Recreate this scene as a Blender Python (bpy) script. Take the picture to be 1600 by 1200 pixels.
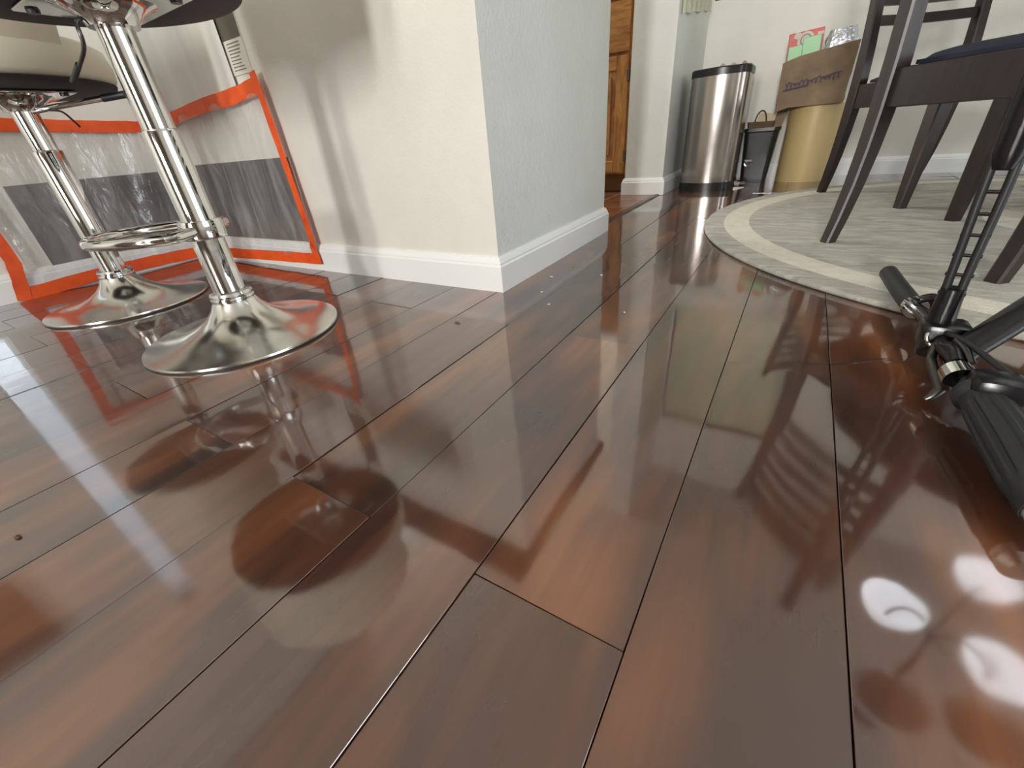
import bpy, bmesh, math, random
from mathutils import Matrix, Vector, noise

random.seed(7)
scene = bpy.context.scene
for o in list(bpy.data.objects):
    bpy.data.objects.remove(o, do_unlink=True)
col = scene.collection

# ------------------------------------------------------------------ camera
CAM_H = 0.33
R3 = ((0.851058761562453, 0.21010084584810207, -0.48120330312841325),
      (0.5192518822486614, -0.4728239794733804, 0.7119093813233385),
      (-0.07795169753767925, -0.8557424373074345, -0.5114962500763087))
cam = bpy.data.cameras.new('camera')
cam.sensor_width = 36.0
cam.lens = 647.2 / 1600 * 36.0
cam.clip_start = 0.01
camo = bpy.data.objects.new('camera', cam)
col.objects.link(camo)
camo.matrix_world = Matrix(((R3[0][0], -R3[0][1], -R3[0][2], 0.0),
                            (R3[1][0], -R3[1][1], -R3[1][2], 0.0),
                            (R3[2][0], -R3[2][1], -R3[2][2], CAM_H),
                            (0, 0, 0, 1)))
scene.camera = camo

# ------------------------------------------------------------------ world, daylight, exposure
scene.view_settings.view_transform = 'Standard'
scene.view_settings.look = 'None'
scene.view_settings.exposure = 0.2
scene.view_settings.gamma = 1.0
scene.view_settings.use_curve_mapping = False
scene.cycles.use_denoising = True
scene.cycles.max_bounces = 9
scene.cycles.caustics_reflective = False
scene.cycles.caustics_refractive = False
world = bpy.data.worlds.new('World')
scene.world = world
world.use_nodes = True
bg = world.node_tree.nodes['Background']
bg.inputs['Color'].default_value = (0.80, 0.90, 1.0, 1)
bg.inputs['Strength'].default_value = 1.5


def daylight(name, loc, direction, sx, sy, power, color):
    l = bpy.data.lights.new(name, 'AREA')
    l.shape = 'RECTANGLE'
    l.size, l.size_y = sx, sy
    l.energy = power
    l.color = color
    o = bpy.data.objects.new(name, l)
    col.objects.link(o)
    o.location = loc
    o.rotation_euler = Vector(direction).to_track_quat('-Z', 'Z').to_euler()
    return o


# daylight that comes in through the windows of the room (behind and right of the camera)
daylight('daylight_rear_pane', (0.37, -4.34, 1.25), (0, 1, 0), 0.34, 1.3, 150, (1.0, 0.975, 0.93))
daylight('daylight_rear_pane', (-0.42, -4.34, 1.25), (0, 1, 0), 0.34, 1.3, 75, (1.0, 0.975, 0.93))
daylight('daylight_side', (3.44, 0.4, 1.25), (-1, 0, 0), 2.6, 1.7, 75, (0.92, 0.97, 1.0))

daylight('kitchen_fill', (-3.56, 2.2, 1.5), (1, 0, 0), 1.2, 1.0, 75, (1.0, 0.96, 0.9))  # added fill that brightens the oak cabinet, source unseen

# ------------------------------------------------------------------ helpers

def tag(o, label=None, cat=None, group=None, kind=None):
    if label: o['label'] = label
    if cat: o['category'] = cat
    if group: o['group'] = group
    if kind: o['kind'] = kind
    return o


def empty(name, loc=(0, 0, 0), rz=0.0, label=None, cat=None, group=None):
    o = bpy.data.objects.new(name, None)
    o.empty_display_size = 0.05
    col.objects.link(o)
    o.location = loc
    o.rotation_euler = (0, 0, rz)
    tag(o, label, cat, group)
    return o


def link(name, me, mat=None, parent=None, smooth=False):
    if mat is not None:
        me.materials.clear()
        me.materials.append(mat)
    if smooth:
        for p in me.polygons:
            p.use_smooth = True
        try:
            me.set_sharp_from_angle(angle=math.radians(smooth if smooth is not True else 40))
        except Exception:
            pass
    o = bpy.data.objects.new(name, me)
    col.objects.link(o)
    if parent is not None:
        o.parent = parent
    return o


def B():
    return bmesh.new()


def done(bm, name, mat, parent=None, smooth=False):
    me = bpy.data.meshes.new(name)
    bmesh.ops.recalc_face_normals(bm, faces=bm.faces[:])
    bm.to_mesh(me)
    bm.free()
    return link(name, me, mat, parent, smooth)


def box(bm, x0, x1, y0, y1, z0, z1, bev=0.0, seg=1, M=None):
    vs = [bm.verts.new((x, y, z)) for x in (x0, x1) for y in (y0, y1) for z in (z0, z1)]
    idx = [(0, 1, 3, 2), (4, 6, 7, 5), (0, 4, 5, 1), (2, 3, 7, 6), (0, 2, 6, 4), (1, 5, 7, 3)]
    fs = [bm.faces.new([vs[i] for i in f]) for f in idx]
    if bev > 0:
        es = list({e for f in fs for e in f.edges})
        r = bmesh.ops.bevel(bm, geom=es, offset=bev, segments=seg, affect='EDGES', profile=0.5)
        vs = list({v for f in r['faces'] for v in f.verts} | {v for v in vs if v.is_valid})
    if M is not None:
        bmesh.ops.transform(bm, matrix=M, verts=[v for v in vs if v.is_valid])
    return vs


def frames(pts):
    pts = [Vector(p) for p in pts]
    n = len(pts)
    T = []
    for i in range(n):
        a = pts[max(i - 1, 0)]
        b = pts[min(i + 1, n - 1)]
        T.append((b - a).normalized())
    u = T[0].orthogonal().normalized()
    out = []
    for i in range(n):
        u = (u - T[i] * u.dot(T[i])).normalized()
        out.append((pts[i], u, T[i].cross(u)))
    return out


def tube(bm, pts, r, seg=12, closed=False, cap=True):
    pts = [Vector(p) for p in pts]
    n = len(pts)
    rs = r if isinstance(r, (list, tuple)) else [r] * n
    if closed:
        T = [(pts[(i + 1) % n] - pts[i - 1]).normalized() for i in range(n)]
        u = T[0].orthogonal().normalized()
        fr = []
        for i in range(n):
            u = (u - T[i] * u.dot(T[i])).normalized()
            fr.append((pts[i], u, T[i].cross(u)))
    else:
        fr = frames(pts)
    rings = []
    for (p, u, v), rr in zip(fr, rs):
        rings.append([bm.verts.new(p + (u * math.cos(2 * math.pi * k / seg) + v * math.sin(2 * math.pi * k / seg)) * rr)
                      for k in range(seg)])
    m = n if closed else n - 1
    for i in range(m):
        a, b = rings[i], rings[(i + 1) % n]
        off = 0
        if closed and i == n - 1:
            off = min(range(seg), key=lambda s: (a[0].co - b[s].co).length)
        for k in range(seg):
            bm.faces.new((a[k], a[(k + 1) % seg], b[(k + 1 + off) % seg], b[(k + off) % seg]))
    if cap and not closed:
        bm.faces.new(rings[0][::-1])
        bm.faces.new(rings[-1])


def lathe(bm, prof, seg=48, c=(0, 0, 0), M=None):
    rings = []
    allv = []
    for r, z in prof:
        if r < 1e-6:
            v = bm.verts.new((c[0], c[1], c[2] + z))
            rings.append([v])
            allv.append(v)
        else:
            ring = [bm.verts.new((c[0] + r * math.cos(2 * math.pi * k / seg), c[1] + r * math.sin(2 * math.pi * k / seg), c[2] + z)) for k in range(seg)]
            rings.append(ring)
            allv += ring
    for a, b in zip(rings, rings[1:]):
        if len(a) == 1 and len(b) == 1:
            continue
        for k in range(seg):
            k2 = (k + 1) % seg
            if len(a) == 1:
                bm.faces.new((a[0], b[k2], b[k]))
            elif len(b) == 1:
                bm.faces.new((a[k], a[k2], b[0]))
            else:
                bm.faces.new((a[k], a[k2], b[k2], b[k]))
    if M is not None:
        bmesh.ops.transform(bm, matrix=M, verts=allv)
    return allv


def loft(bm, secs, cap=True):
    """secs: list of lists of points (same count)"""
    rings = [[bm.verts.new(p) for p in s] for s in secs]
    n = len(rings[0])
    for a, b in zip(rings, rings[1:]):
        for k in range(n):
            bm.faces.new((a[k], a[(k + 1) % n], b[(k + 1) % n], b[k]))
    if cap:
        bm.faces.new(rings[0][::-1])
        bm.faces.new(rings[-1])


def rect_sec(c, hx, hy, ch=0.004):
    """chamfered rectangle in XY around c"""
    x, y, z = c
    return [(x - hx + ch, y - hy, z), (x + hx - ch, y - hy, z), (x + hx, y - hy + ch, z), (x + hx, y + hy - ch, z),
            (x + hx - ch, y + hy, z), (x - hx + ch, y + hy, z), (x - hx, y + hy - ch, z), (x - hx, y - hy + ch, z)]


def grid(bm, nu, nv, fn):
    vs = [[bm.verts.new(fn(i / nu, j / nv)) for j in range(nv + 1)] for i in range(nu + 1)]
    for i in range(nu):
        for j in range(nv):
            bm.faces.new((vs[i][j], vs[i + 1][j], vs[i + 1][j + 1], vs[i][j + 1]))
    return vs


def ribbon(bm, pts, nrm, width, th):
    """flat strip of tape following pts on a wall; nrm is the wall normal"""
    pts = [Vector(p) for p in pts]
    n = Vector(nrm)
    A = []
    for i, p in enumerate(pts):
        t = (pts[min(i + 1, len(pts) - 1)] - pts[max(i - 1, 0)]).normalized()
        s = n.cross(t).normalized()
        w = width if not isinstance(width, (list, tuple)) else width[i]
        A.append([p - s * w / 2, p + s * w / 2, p + s * w / 2 + n * th, p - s * w / 2 + n * th])
    loft(bm, A)


def bez(p0, p1, p2, p3, n=12):
    p0, p1, p2, p3 = map(Vector, (p0, p1, p2, p3))
    out = []
    for i in range(n + 1):
        t = i / n
        s = 1 - t
        out.append(p0 * s ** 3 + p1 * 3 * s * s * t + p2 * 3 * s * t * t + p3 * t ** 3)
    return out


def catmull(pts, n=6):
    P = [Vector(p) for p in pts]
    P = [P[0] * 2 - P[1]] + P + [P[-1] * 2 - P[-2]]
    out = []
    for i in range(1, len(P) - 2):
        for k in range(n):
            t = k / n
            a, b, c, d = P[i - 1], P[i], P[i + 1], P[i + 2]
            out.append(0.5 * ((2 * b) + (c - a) * t + (2 * a - 5 * b + 4 * c - d) * t * t + (3 * b - a - 3 * c + d) * t ** 3))
    out.append(P[-2])
    return out


# ------------------------------------------------------------------ materials

def srgb(r, g, b):
    f = lambda c: (c / 255 / 12.92) if c / 255 <= 0.04045 else ((c / 255 + 0.055) / 1.055) ** 2.4
    return (f(r), f(g), f(b), 1)


class Mat:
    def __init__(self, name, color=(0.5, 0.5, 0.5, 1), rough=0.5, metal=0.0, **kw):
        self.m = bpy.data.materials.new(name)
        self.m.use_nodes = True
        self.nt = self.m.node_tree
        self.N = self.nt.nodes
        self.p = self.N['Principled BSDF']
        self.p.inputs['Base Color'].default_value = color
        self.p.inputs['Roughness'].default_value = rough
        self.p.inputs['Metallic'].default_value = metal
        for k, v in kw.items():
            self.p.inputs[k.replace('_', ' ')].default_value = v

    def n(self, t, **kw):
        nd = self.N.new(t)
        for k, v in kw.items():
            if k in nd.inputs:
                nd.inputs[k].default_value = v
            else:
                setattr(nd, k, v)
        return nd

    def l(self, a, b):
        self.nt.links.new(a, b)

    def coords(self, scale=(1, 1, 1), kind='Object'):
        tc = self.n('ShaderNodeTexCoord')
        mp = self.n('ShaderNodeMapping')
        mp.inputs['Scale'].default_value = scale
        self.l(tc.outputs[kind], mp.inputs['Vector'])
        return mp.outputs['Vector']

    def noise(self, vec, scale=5, detail=4, rough=0.5, dist=0.0):
        nd = self.n('ShaderNodeTexNoise')
        nd.inputs['Scale'].default_value = scale
        nd.inputs['Detail'].default_value = detail
        nd.inputs['Roughness'].default_value = rough
        nd.inputs['Distortion'].default_value = dist
        self.l(vec, nd.inputs['Vector'])
        return nd.outputs['Fac']

    def ramp(self, fac, stops):
        r = self.n('ShaderNodeValToRGB')
        e = r.color_ramp.elements
        while len(e) < len(stops):
            e.new(0.5)
        for el, (p, c) in zip(e, stops):
            el.position = p
            el.color = c
        self.l(fac, r.inputs['Fac'])
        return r.outputs['Color']

    def bump(self, h, strength=0.2, dist=0.01, to='Normal'):
        b = self.n('ShaderNodeBump')
        b.inputs['Strength'].default_value = strength
        b.inputs['Distance'].default_value = dist
        self.l(h, b.inputs['Height'])
        self.l(b.outputs['Normal'], self.p.inputs[to])
        return b.outputs['Normal']


def paint(name, color, bump=0.25, rough=0.45, scale=150):
    m = Mat(name, color, rough)
    v = m.coords()
    h = m.noise(v, scale, 3, 0.55, 0.4)
    m.bump(h, bump, 0.0025)
    c2 = tuple(c * 0.93 for c in color[:3]) + (1,)
    cc = m.ramp(m.noise(v, 3.0, 4, 0.6), [(0.35, c2), (0.6, color)])
    m.l(cc, m.p.inputs['Base Color'])
    return m.m


M_white = paint('white_wall_paint', srgb(228, 226, 217))
M_grey = paint('cool_lit_wall_paint', srgb(222, 226, 222), bump=0.6, scale=90)  # cooler light on these faces is put into the colour
M_ceil = paint('ceiling_paint', srgb(222, 219, 212))
M_trim = Mat('white_trim_gloss', srgb(236, 238, 238), 0.3).m


def make_wood_floor():
    m = Mat('mahogany_plank', rough=0.42)
    oi = m.n('ShaderNodeObjectInfo')
    tc = m.n('ShaderNodeTexCoord')
    add = m.n('ShaderNodeVectorMath', operation='ADD')
    mul = m.n('ShaderNodeVectorMath', operation='SCALE')
    cmb = m.n('ShaderNodeCombineXYZ')
    m.l(oi.outputs['Random'], cmb.inputs[0])
    m.l(oi.outputs['Random'], cmb.inputs[1])
    m.l(oi.outputs['Random'], cmb.inputs[2])
    m.l(cmb.outputs[0], mul.inputs[0])
    mul.inputs['Scale'].default_value = 37.0
    m.l(tc.outputs['Object'], add.inputs[0])
    m.l(mul.outputs[0], add.inputs[1])

    def mapped(s):
        mp = m.n('ShaderNodeMapping')
        mp.inputs['Scale'].default_value = s
        m.l(add.outputs[0], mp.inputs['Vector'])
        return mp.outputs['Vector']
    big = m.noise(mapped((9, 2.2, 1)), 1.0, 2, 0.5, 0.25)
    grain = m.noise(mapped((70, 3.0, 1)), 1.0, 6, 0.6, 0.3)
    blot = m.noise(mapped((22, 5, 1)), 1.0, 2, 0.5, 0.2)
    c = m.ramp(big, [(0.30, srgb(52, 26, 15)), (0.5, srgb(82, 45, 26)), (0.72, srgb(134, 80, 42))])
    g = m.ramp(grain, [(0.28, (0.68, 0.65, 0.63, 1)), (0.6, (1, 1, 1, 1))])
    b2 = m.ramp(blot, [(0.28, (0.52, 0.46, 0.44, 1)), (0.5, (1, 1, 1, 1))])
    mx = m.n('ShaderNodeMix', data_type='RGBA', blend_type='MULTIPLY')
    mx.inputs['Factor'].default_value = 0.75
    m.l(c, mx.inputs['A']); m.l(g, mx.inputs['B'])
    mx2 = m.n('ShaderNodeMix', data_type='RGBA', blend_type='MULTIPLY')
    mx2.inputs['Factor'].default_value = 0.8
    m.l(mx.outputs['Result'], mx2.inputs['A']); m.l(b2, mx2.inputs['B'])
    # grey wear along the long edges of each plank (its own printed border)
    sep = m.n('ShaderNodeSeparateXYZ')
    m.l(tc.outputs['Object'], sep.inputs[0])
    ab = m.n('ShaderNodeMath', operation='ABSOLUTE')
    m.l(sep.outputs[0], ab.inputs[0])
    edge = m.n('ShaderNodeMapRange', interpolation_type='SMOOTHSTEP')
    edge.inputs['From Min'].default_value = 0.040
    edge.inputs['From Max'].default_value = 0.068
    m.l(ab.outputs[0], edge.inputs['Value'])
    en = m.n('ShaderNodeMath', operation='MULTIPLY')
    m.l(edge.outputs['Result'], en.inputs[0])
    m.l(m.ramp(blot, [(0.3, (0.15, 0.15, 0.15, 1)), (0.65, (0.6, 0.6, 0.6, 1))]), en.inputs[1])
    mx3 = m.n('ShaderNodeMix', data_type='RGBA')
    m.l(en.outputs[0], mx3.inputs['Factor'])
    m.l(mx2.outputs['Result'], mx3.inputs['A'])
    mx3.inputs['B'].default_value = srgb(56, 34, 26)
    tone = m.n('ShaderNodeMapRange')
    tone.inputs['To Min'].default_value = 0.72
    tone.inputs['To Max'].default_value = 1.35
    m.l(oi.outputs['Random'], tone.inputs['Value'])
    tn = m.n('ShaderNodeVectorMath', operation='SCALE')
    m.l(mx3.outputs['Result'], tn.inputs[0]); m.l(tone.outputs['Result'], tn.inputs['Scale'])
    m.l(tn.outputs[0], m.p.inputs['Base Color'])
    m.p.inputs['Specular IOR Level'].default_value = 0.3
    m.p.inputs['Coat Weight'].default_value = 1.0
    m.p.inputs['Coat IOR'].default_value = 2.2
    crough = m.ramp(m.noise(mapped((6, 3, 1)), 1.0, 1, 0.5), [(0.3, (0.035,) * 3 + (1,)), (0.7, (0.10,) * 3 + (1,))])
    m.l(crough, m.p.inputs['Coat Roughness'])
    w = m.noise(mapped((26, 9, 1)), 1.0, 1, 0.4)
    fine = m.noise(mapped((260, 160, 1)), 1.0, 2, 0.5)
    ad = m.n('ShaderNodeMath', operation='MULTIPLY_ADD')
    m.l(fine, ad.inputs[0]); ad.inputs[1].default_value = 0.002; m.l(w, ad.inputs[2])
    m.bump(ad.outputs[0], 0.16, 0.0016, 'Coat Normal')
    return m.m


M_floor = make_wood_floor()
M_gap = Mat('dark_joint', srgb(26, 16, 13), 0.7).m


def make_wood(name, dark, light, rough=0.35, sc=(3, 3, 40), coat=0.0):
    m = Mat(name, light, rough)
    v = m.coords(sc)
    g = m.noise(v, 3, 6, 0.6, 0.8)
    m.l(m.ramp(g, [(0.3, dark), (0.7, light)]), m.p.inputs['Base Color'])
    m.bump(g, 0.08, 0.002)
    m.p.inputs['Coat Weight'].default_value = coat
    m.p.inputs['Coat Roughness'].default_value = 0.15
    return m.m


M_espresso = make_wood('espresso_wood', srgb(25, 15, 12), srgb(45, 28, 22), 0.38, (25, 25, 3), 0.15)
M_oak = make_wood('honey_oak', srgb(126, 78, 32), srgb(198, 142, 76), 0.4, (14, 6, 2.5))
M_oak_h = make_wood('honey_oak_crosswise', srgb(126, 78, 32), srgb(198, 142, 76), 0.4, (2.5, 6, 14))
M_oakdark = Mat('oak_toe_kick', srgb(128, 84, 48), 0.6).m

M_chrome = Mat('polished_chrome', srgb(206, 206, 204), 0.05, 1.0).m
m = Mat('chrome_base_hazy', srgb(218, 218, 212), 0.17, 1.0)
m.bump(m.noise(m.coords(), 14, 2, 0.5), 0.06, 0.004)
M_chromebase = m.m
M_black = Mat('black_underside', srgb(13, 13, 17), 0.6).m
M_rubber = Mat('black_rubber', srgb(34, 36, 38), 0.45).m
m = Mat('ribbed_grip_rubber', srgb(40, 42, 45), 0.5)
m.bump(m.noise(m.coords(), 260, 2), 0.15, 0.001)
M_grip = m.m
M_blackpaint = Mat('black_gloss_paint', srgb(20, 20, 23), 0.25).m
M_dkmetal = Mat('dark_metal', srgb(95, 92, 90), 0.3, 1.0).m
m = Mat('cream_leatherette', srgb(216, 212, 196), 0.45)
m.bump(m.noise(m.coords(), 120, 3), 0.15, 0.001)
M_cream = m.m
m = Mat('navy_upholstery', srgb(27, 32, 52), 0.85)
m.bump(m.noise(m.coords(), 500, 2), 0.3, 0.001)
M_navy = m.m

m = Mat('orange_masking_tape', srgb(234, 88, 24), 0.5)
v = m.coords()
m.l(m.ramp(m.noise(v, 14, 4, 0.6), [(0.3, srgb(214, 72, 18)), (0.65, srgb(240, 96, 30))]), m.p.inputs['Base Color'])
m.bump(m.noise(v, 60, 3), 0.2, 0.001)
M_tape = m.m


def make_film(name, milky=0.16, sheen=0.12):
    m = bpy.data.materials.new(name)
    m.use_nodes = True
    nt = m.node_tree
    nt.nodes.clear()
    out = nt.nodes.new('ShaderNodeOutputMaterial')
    tr = nt.nodes.new('ShaderNodeBsdfTransparent')
    tr.inputs[0].default_value = (0.97, 0.97, 0.97, 1)
    df = nt.nodes.new('ShaderNodeBsdfDiffuse')
    df.inputs[0].default_value = (0.86, 0.86, 0.88, 1)
    gl = nt.nodes.new('ShaderNodeBsdfGlossy')
    gl.inputs['Roughness'].default_value = 0.16
    gl.inputs['Color'].default_value = (0.9, 0.9, 0.92, 1)
    tc = nt.nodes.new('ShaderNodeTexCoord')
    mp = nt.nodes.new('ShaderNodeMapping')
    mp.inputs['Scale'].default_value = (16, 16, 3)
    nt.links.new(tc.outputs['Object'], mp.inputs[0])
    nz = nt.nodes.new('ShaderNodeTexNoise')
    nz.inputs['Scale'].default_value = 1.0
    nz.inputs['Detail'].default_value = 4
    nz.inputs['Distortion'].default_value = 1.2
    nt.links.new(mp.outputs[0], nz.inputs['Vector'])
    rp = nt.nodes.new('ShaderNodeMapRange')
    rp.inputs['From Min'].default_value = 0.4
    rp.inputs['From Max'].default_value = 0.75
    rp.inputs['To Min'].default_value = milky * 0.6
    rp.inputs['To Max'].default_value = milky * 2.6
    nt.links.new(nz.outputs['Fac'], rp.inputs['Value'])
    m1 = nt.nodes.new('ShaderNodeMixShader')
    nt.links.new(rp.outputs[0], m1.inputs[0])
    nt.links.new(tr.outputs[0], m1.inputs[1])
    nt.links.new(df.outputs[0], m1.inputs[2])
    bp = nt.nodes.new('ShaderNodeBump')
    bp.inputs['Strength'].default_value = 0.8
    bp.inputs['Distance'].default_value = 0.02
    nt.links.new(nz.outputs['Fac'], bp.inputs['Height'])
    nt.links.new(bp.outputs[0], gl.inputs['Normal'])
    m2 = nt.nodes.new('ShaderNodeMixShader')
    m2.inputs[0].default_value = sheen
    nt.links.new(m1.outputs[0], m2.inputs[1])
    nt.links.new(gl.outputs[0], m2.inputs[2])
    nt.links.new(m2.outputs[0], out.inputs[0])
    return m


M_film = make_film('clear_plastic_film', 0.10, 0.07)
m = Mat('milky_plastic_sheet', srgb(222, 222, 216), 0.4)
m.l(m.ramp(m.noise(m.coords((7, 7, 1.2)), 1.0, 3, 0.5, 0.6), [(0.3, srgb(196, 196, 196)), (0.65, srgb(228, 228, 220))]), m.p.inputs['Base Color'])
M_milky = m.m
m = Mat('bare_grey_board', srgb(92, 85, 80), 0.7)
m.l(m.ramp(m.noise(m.coords((4, 4, 9)), 1.0, 5, 0.6, 0.8), [(0.3, srgb(66, 60, 57)), (0.7, srgb(96, 89, 85))]), m.p.inputs['Base Color'])
M_board = m.m
M_torn = Mat('torn_paper_edge', srgb(222, 219, 222), 0.8).m
M_notice = Mat('brown_grey_notice_print', srgb(92, 88, 76), 0.6).m
M_noticew = Mat('notice_paper_white', srgb(216, 214, 202), 0.6).m
M_ink = Mat('grey_ink', srgb(120, 116, 106), 0.7).m

# brushed steel: fine streaks along the height
m = Mat('brushed_steel', srgb(172, 166, 160), 0.2, 1.0)
m.p.inputs['Anisotropic'].default_value = 0.5
m.bump(m.noise(m.coords((4, 4, 400)), 1.0, 2), 0.03, 0.001)
M_steel = m.m
m = Mat('kraft_paper', srgb(150, 122, 92), 0.75)
v = m.coords()
m.l(m.ramp(m.noise(v, 9, 5, 0.6), [(0.3, srgb(122, 102, 80)), (0.7, srgb(150, 128, 102))]), m.p.inputs['Base Color'])
m.bump(m.noise(v, 26, 4, 0.6), 0.5, 0.006)
M_kraft = m.m
m = Mat('tan_fibre_drum', srgb(206, 178, 118), 0.42)
m.l(m.ramp(m.noise(m.coords((6, 6, 2)), 1.0, 4), [(0.3, srgb(198, 172, 118)), (0.7, srgb(216, 194, 142))]), m.p.inputs['Base Color'])
M_drum = m.m
M_ltkraft = Mat('light_paper', srgb(206, 192, 158), 0.7).m
M_red = Mat('red_carton', srgb(204, 62, 40), 0.4).m
M_green = Mat('pale_green_packet', srgb(158, 214, 158), 0.4).m
M_pale = Mat('pale_print', srgb(214, 204, 190), 0.5).m
m = Mat('silver_foil', srgb(205, 208, 214), 0.3, 0.6)
m.bump(m.noise(m.coords(), 40, 3), 0.8, 0.01)
M_foil = m.m
M_purple = Mat('purple_grey_print', srgb(92, 82, 102), 0.7).m
M_binblk = Mat('black_plastic_bin', srgb(24, 25, 27), 0.3).m


def make_rug():
    m = Mat('grey_cream_rug', rough=0.95)
    tc = m.n('ShaderNodeTexCoord')
    sep = m.n('ShaderNodeSeparateXYZ')
    m.l(tc.outputs['Object'], sep.inputs[0])
    ln = m.n('ShaderNodeVectorMath', operation='LENGTH')
    c2 = m.n('ShaderNodeCombineXYZ')
    m.l(sep.outputs[0], c2.inputs[0]); m.l(sep.outputs[1], c2.inputs[1])
    m.l(c2.outputs[0], ln.inputs[0])
    v = m.n('ShaderNodeMapping')
    v.inputs['Scale'].default_value = (10, 34, 1)
    v.inputs['Rotation'].default_value = (0, 0, 0.35)
    m.l(tc.outputs['Object'], v.inputs['Vector'])
    nz = m.noise(v.outputs[0], 1.0, 6, 0.65, 0.8)
    grey = m.ramp(nz, [(0.3, srgb(150, 148, 140)), (0.48, srgb(174, 172, 163)), (0.68, srgb(200, 198, 189))])
    cream = m.ramp(m.noise(m.coords(), 40, 3), [(0.3, srgb(208, 204, 190)), (0.7, srgb(222, 218, 205))])
    rr = m.ramp(ln.outputs['Value'], [(0.0, (1, 1, 1, 1)), (0.26, (0, 0, 0, 1)), (0.868, (1, 1, 1, 1)), (0.948, (0, 0, 0, 1))])
    rr.node.color_ramp.interpolation = 'CONSTANT'
    mx = m.n('ShaderNodeMix', data_type='RGBA')
    m.l(rr, mx.inputs['Factor']); m.l(grey, mx.inputs['A']); m.l(cream, mx.inputs['B'])
    m.l(mx.outputs['Result'], m.p.inputs['Base Color'])
    m.bump(m.noise(m.coords(), 220, 3), 0.7, 0.003)
    return m.m


M_rug = make_rug()
m = Mat('terracotta_tile', srgb(140, 92, 60), 0.25)
m.l(m.ramp(m.noise(m.coords(), 7, 4), [(0.3, srgb(98, 58, 36)), (0.7, srgb(136, 88, 58))]), m.p.inputs['Base Color'])
M_tile = m.m
M_grout = Mat('pale_grout', srgb(206, 180, 150), 0.8).m
M_granite = Mat('dark_counter', srgb(58, 50, 46), 0.3).m
M_lightcounter = Mat('pale_counter', srgb(196, 192, 184), 0.4).m
M_shade = Mat('pale_green_cream_shade', srgb(226, 228, 196), 0.7).m
M_curtain = Mat('pale_yellow_curtain', srgb(252, 250, 232), 0.8).m
M_cloth = Mat('white_cloth', srgb(236, 235, 228), 0.9).m
M_crumb = Mat('white_plaster_crumb', srgb(226, 220, 208), 0.8).m
M_splinter = Mat('wood_splinter', srgb(92, 58, 46), 0.7).m


def glow(name, color, s):
    m = Mat(name, color, 0.4)
    m.p.inputs['Emission Color'].default_value = color
    m.p.inputs['Emission Strength'].default_value = s
    return m.m


M_lampglass = glow('lit_frosted_glass', (0.93, 0.96, 1.0, 1), 2.2)
M_lampoff = Mat('unlit_frosted_glass', srgb(224, 222, 218), 0.4).m
m = bpy.data.materials.new('window_glass')
m.use_nodes = True
nt = m.node_tree
nt.nodes.clear()
o_ = nt.nodes.new('ShaderNodeOutputMaterial')
t_ = nt.nodes.new('ShaderNodeBsdfTransparent')
g_ = nt.nodes.new('ShaderNodeBsdfGlossy')
g_.inputs['Roughness'].default_value = 0.02
x_ = nt.nodes.new('ShaderNodeMixShader')
x_.inputs[0].default_value = 0.06
nt.links.new(t_.outputs[0], x_.inputs[1])
nt.links.new(g_.outputs[0], x_.inputs[2])
nt.links.new(x_.outputs[0], o_.inputs[0])
M_glass = m

# ------------------------------------------------------------------ room shell
XL, XR, YB, YF, ZC = -2.05, 3.35, 3.175, -4.25, 2.5   # left, right, back, rear (behind camera), ceiling
XK = -3.4                                               # far side of the kitchen
YW = 0.84                                               # bar wall front face
XG, YG = -0.575, 1.545                                  # end of the bar wall, coloured for its cooler light
XP, YP = -0.604, 2.483                                  # wall stub next to the steel can


def structure(name, bm, mat, smooth=False, parent=None):
    o = done(bm, name, mat, parent, smooth)
    if parent is None:
        o['kind'] = 'structure'
    return o


bm = B()
box(bm, XK - .1, XR + .1, YF - .1, YB + .1, -0.06, -0.0085)
floor = structure('floor', bm, M_gap)

# --- planks, one object each, shared mesh
PW, PL, GAP = 0.1357, 1.168, 0.0009


def plank_mesh(w, l):
    bm = B()
    box(bm, -w / 2 + GAP / 2, w / 2 - GAP / 2, -l / 2 + GAP / 2, l / 2 - GAP / 2, -0.008, 0.0, 0.0004, 1)
    bmesh.ops.recalc_face_normals(bm, faces=bm.faces[:])
    me = bpy.data.meshes.new('plank')
    bm.to_mesh(me)
    bm.free()
    me.materials.append(M_floor)
    return me


pm = plank_mesh(PW, PL)
prng = random.Random(21)


def add_plank(me, x, y, tilt=1.0):
    o = bpy.data.objects.new('plank', me)
    col.objects.link(o)
    o.parent = floor
    o.location = (x, y, 0)
    o.rotation_euler = (prng.gauss(0, 0.0009) * tilt, prng.gauss(0, 0.0042) * tilt, 0)
    return o


c0 = -15
c1 = 15
for c in range(c0, c1 + 1):
    x = -0.035 + PW * (c + 0.5)
    j = 0.66 if c % 2 == 0 else 0.166
    y = j + PL / 2
    k0, k1 = -3, 2
    if c > 9:
        k0 = -1
    for k in range(k0, k1 + 1):
        yy = y + k * PL
        if yy - PL / 2 > YB - 0.02 or yy + PL / 2 < -2.2:
            continue
        if x + PW / 2 < XL or (x < -0.66 and yy - PL / 2 > YW + 0.02):
            continue
        add_plank(pm, x, yy)
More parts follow.
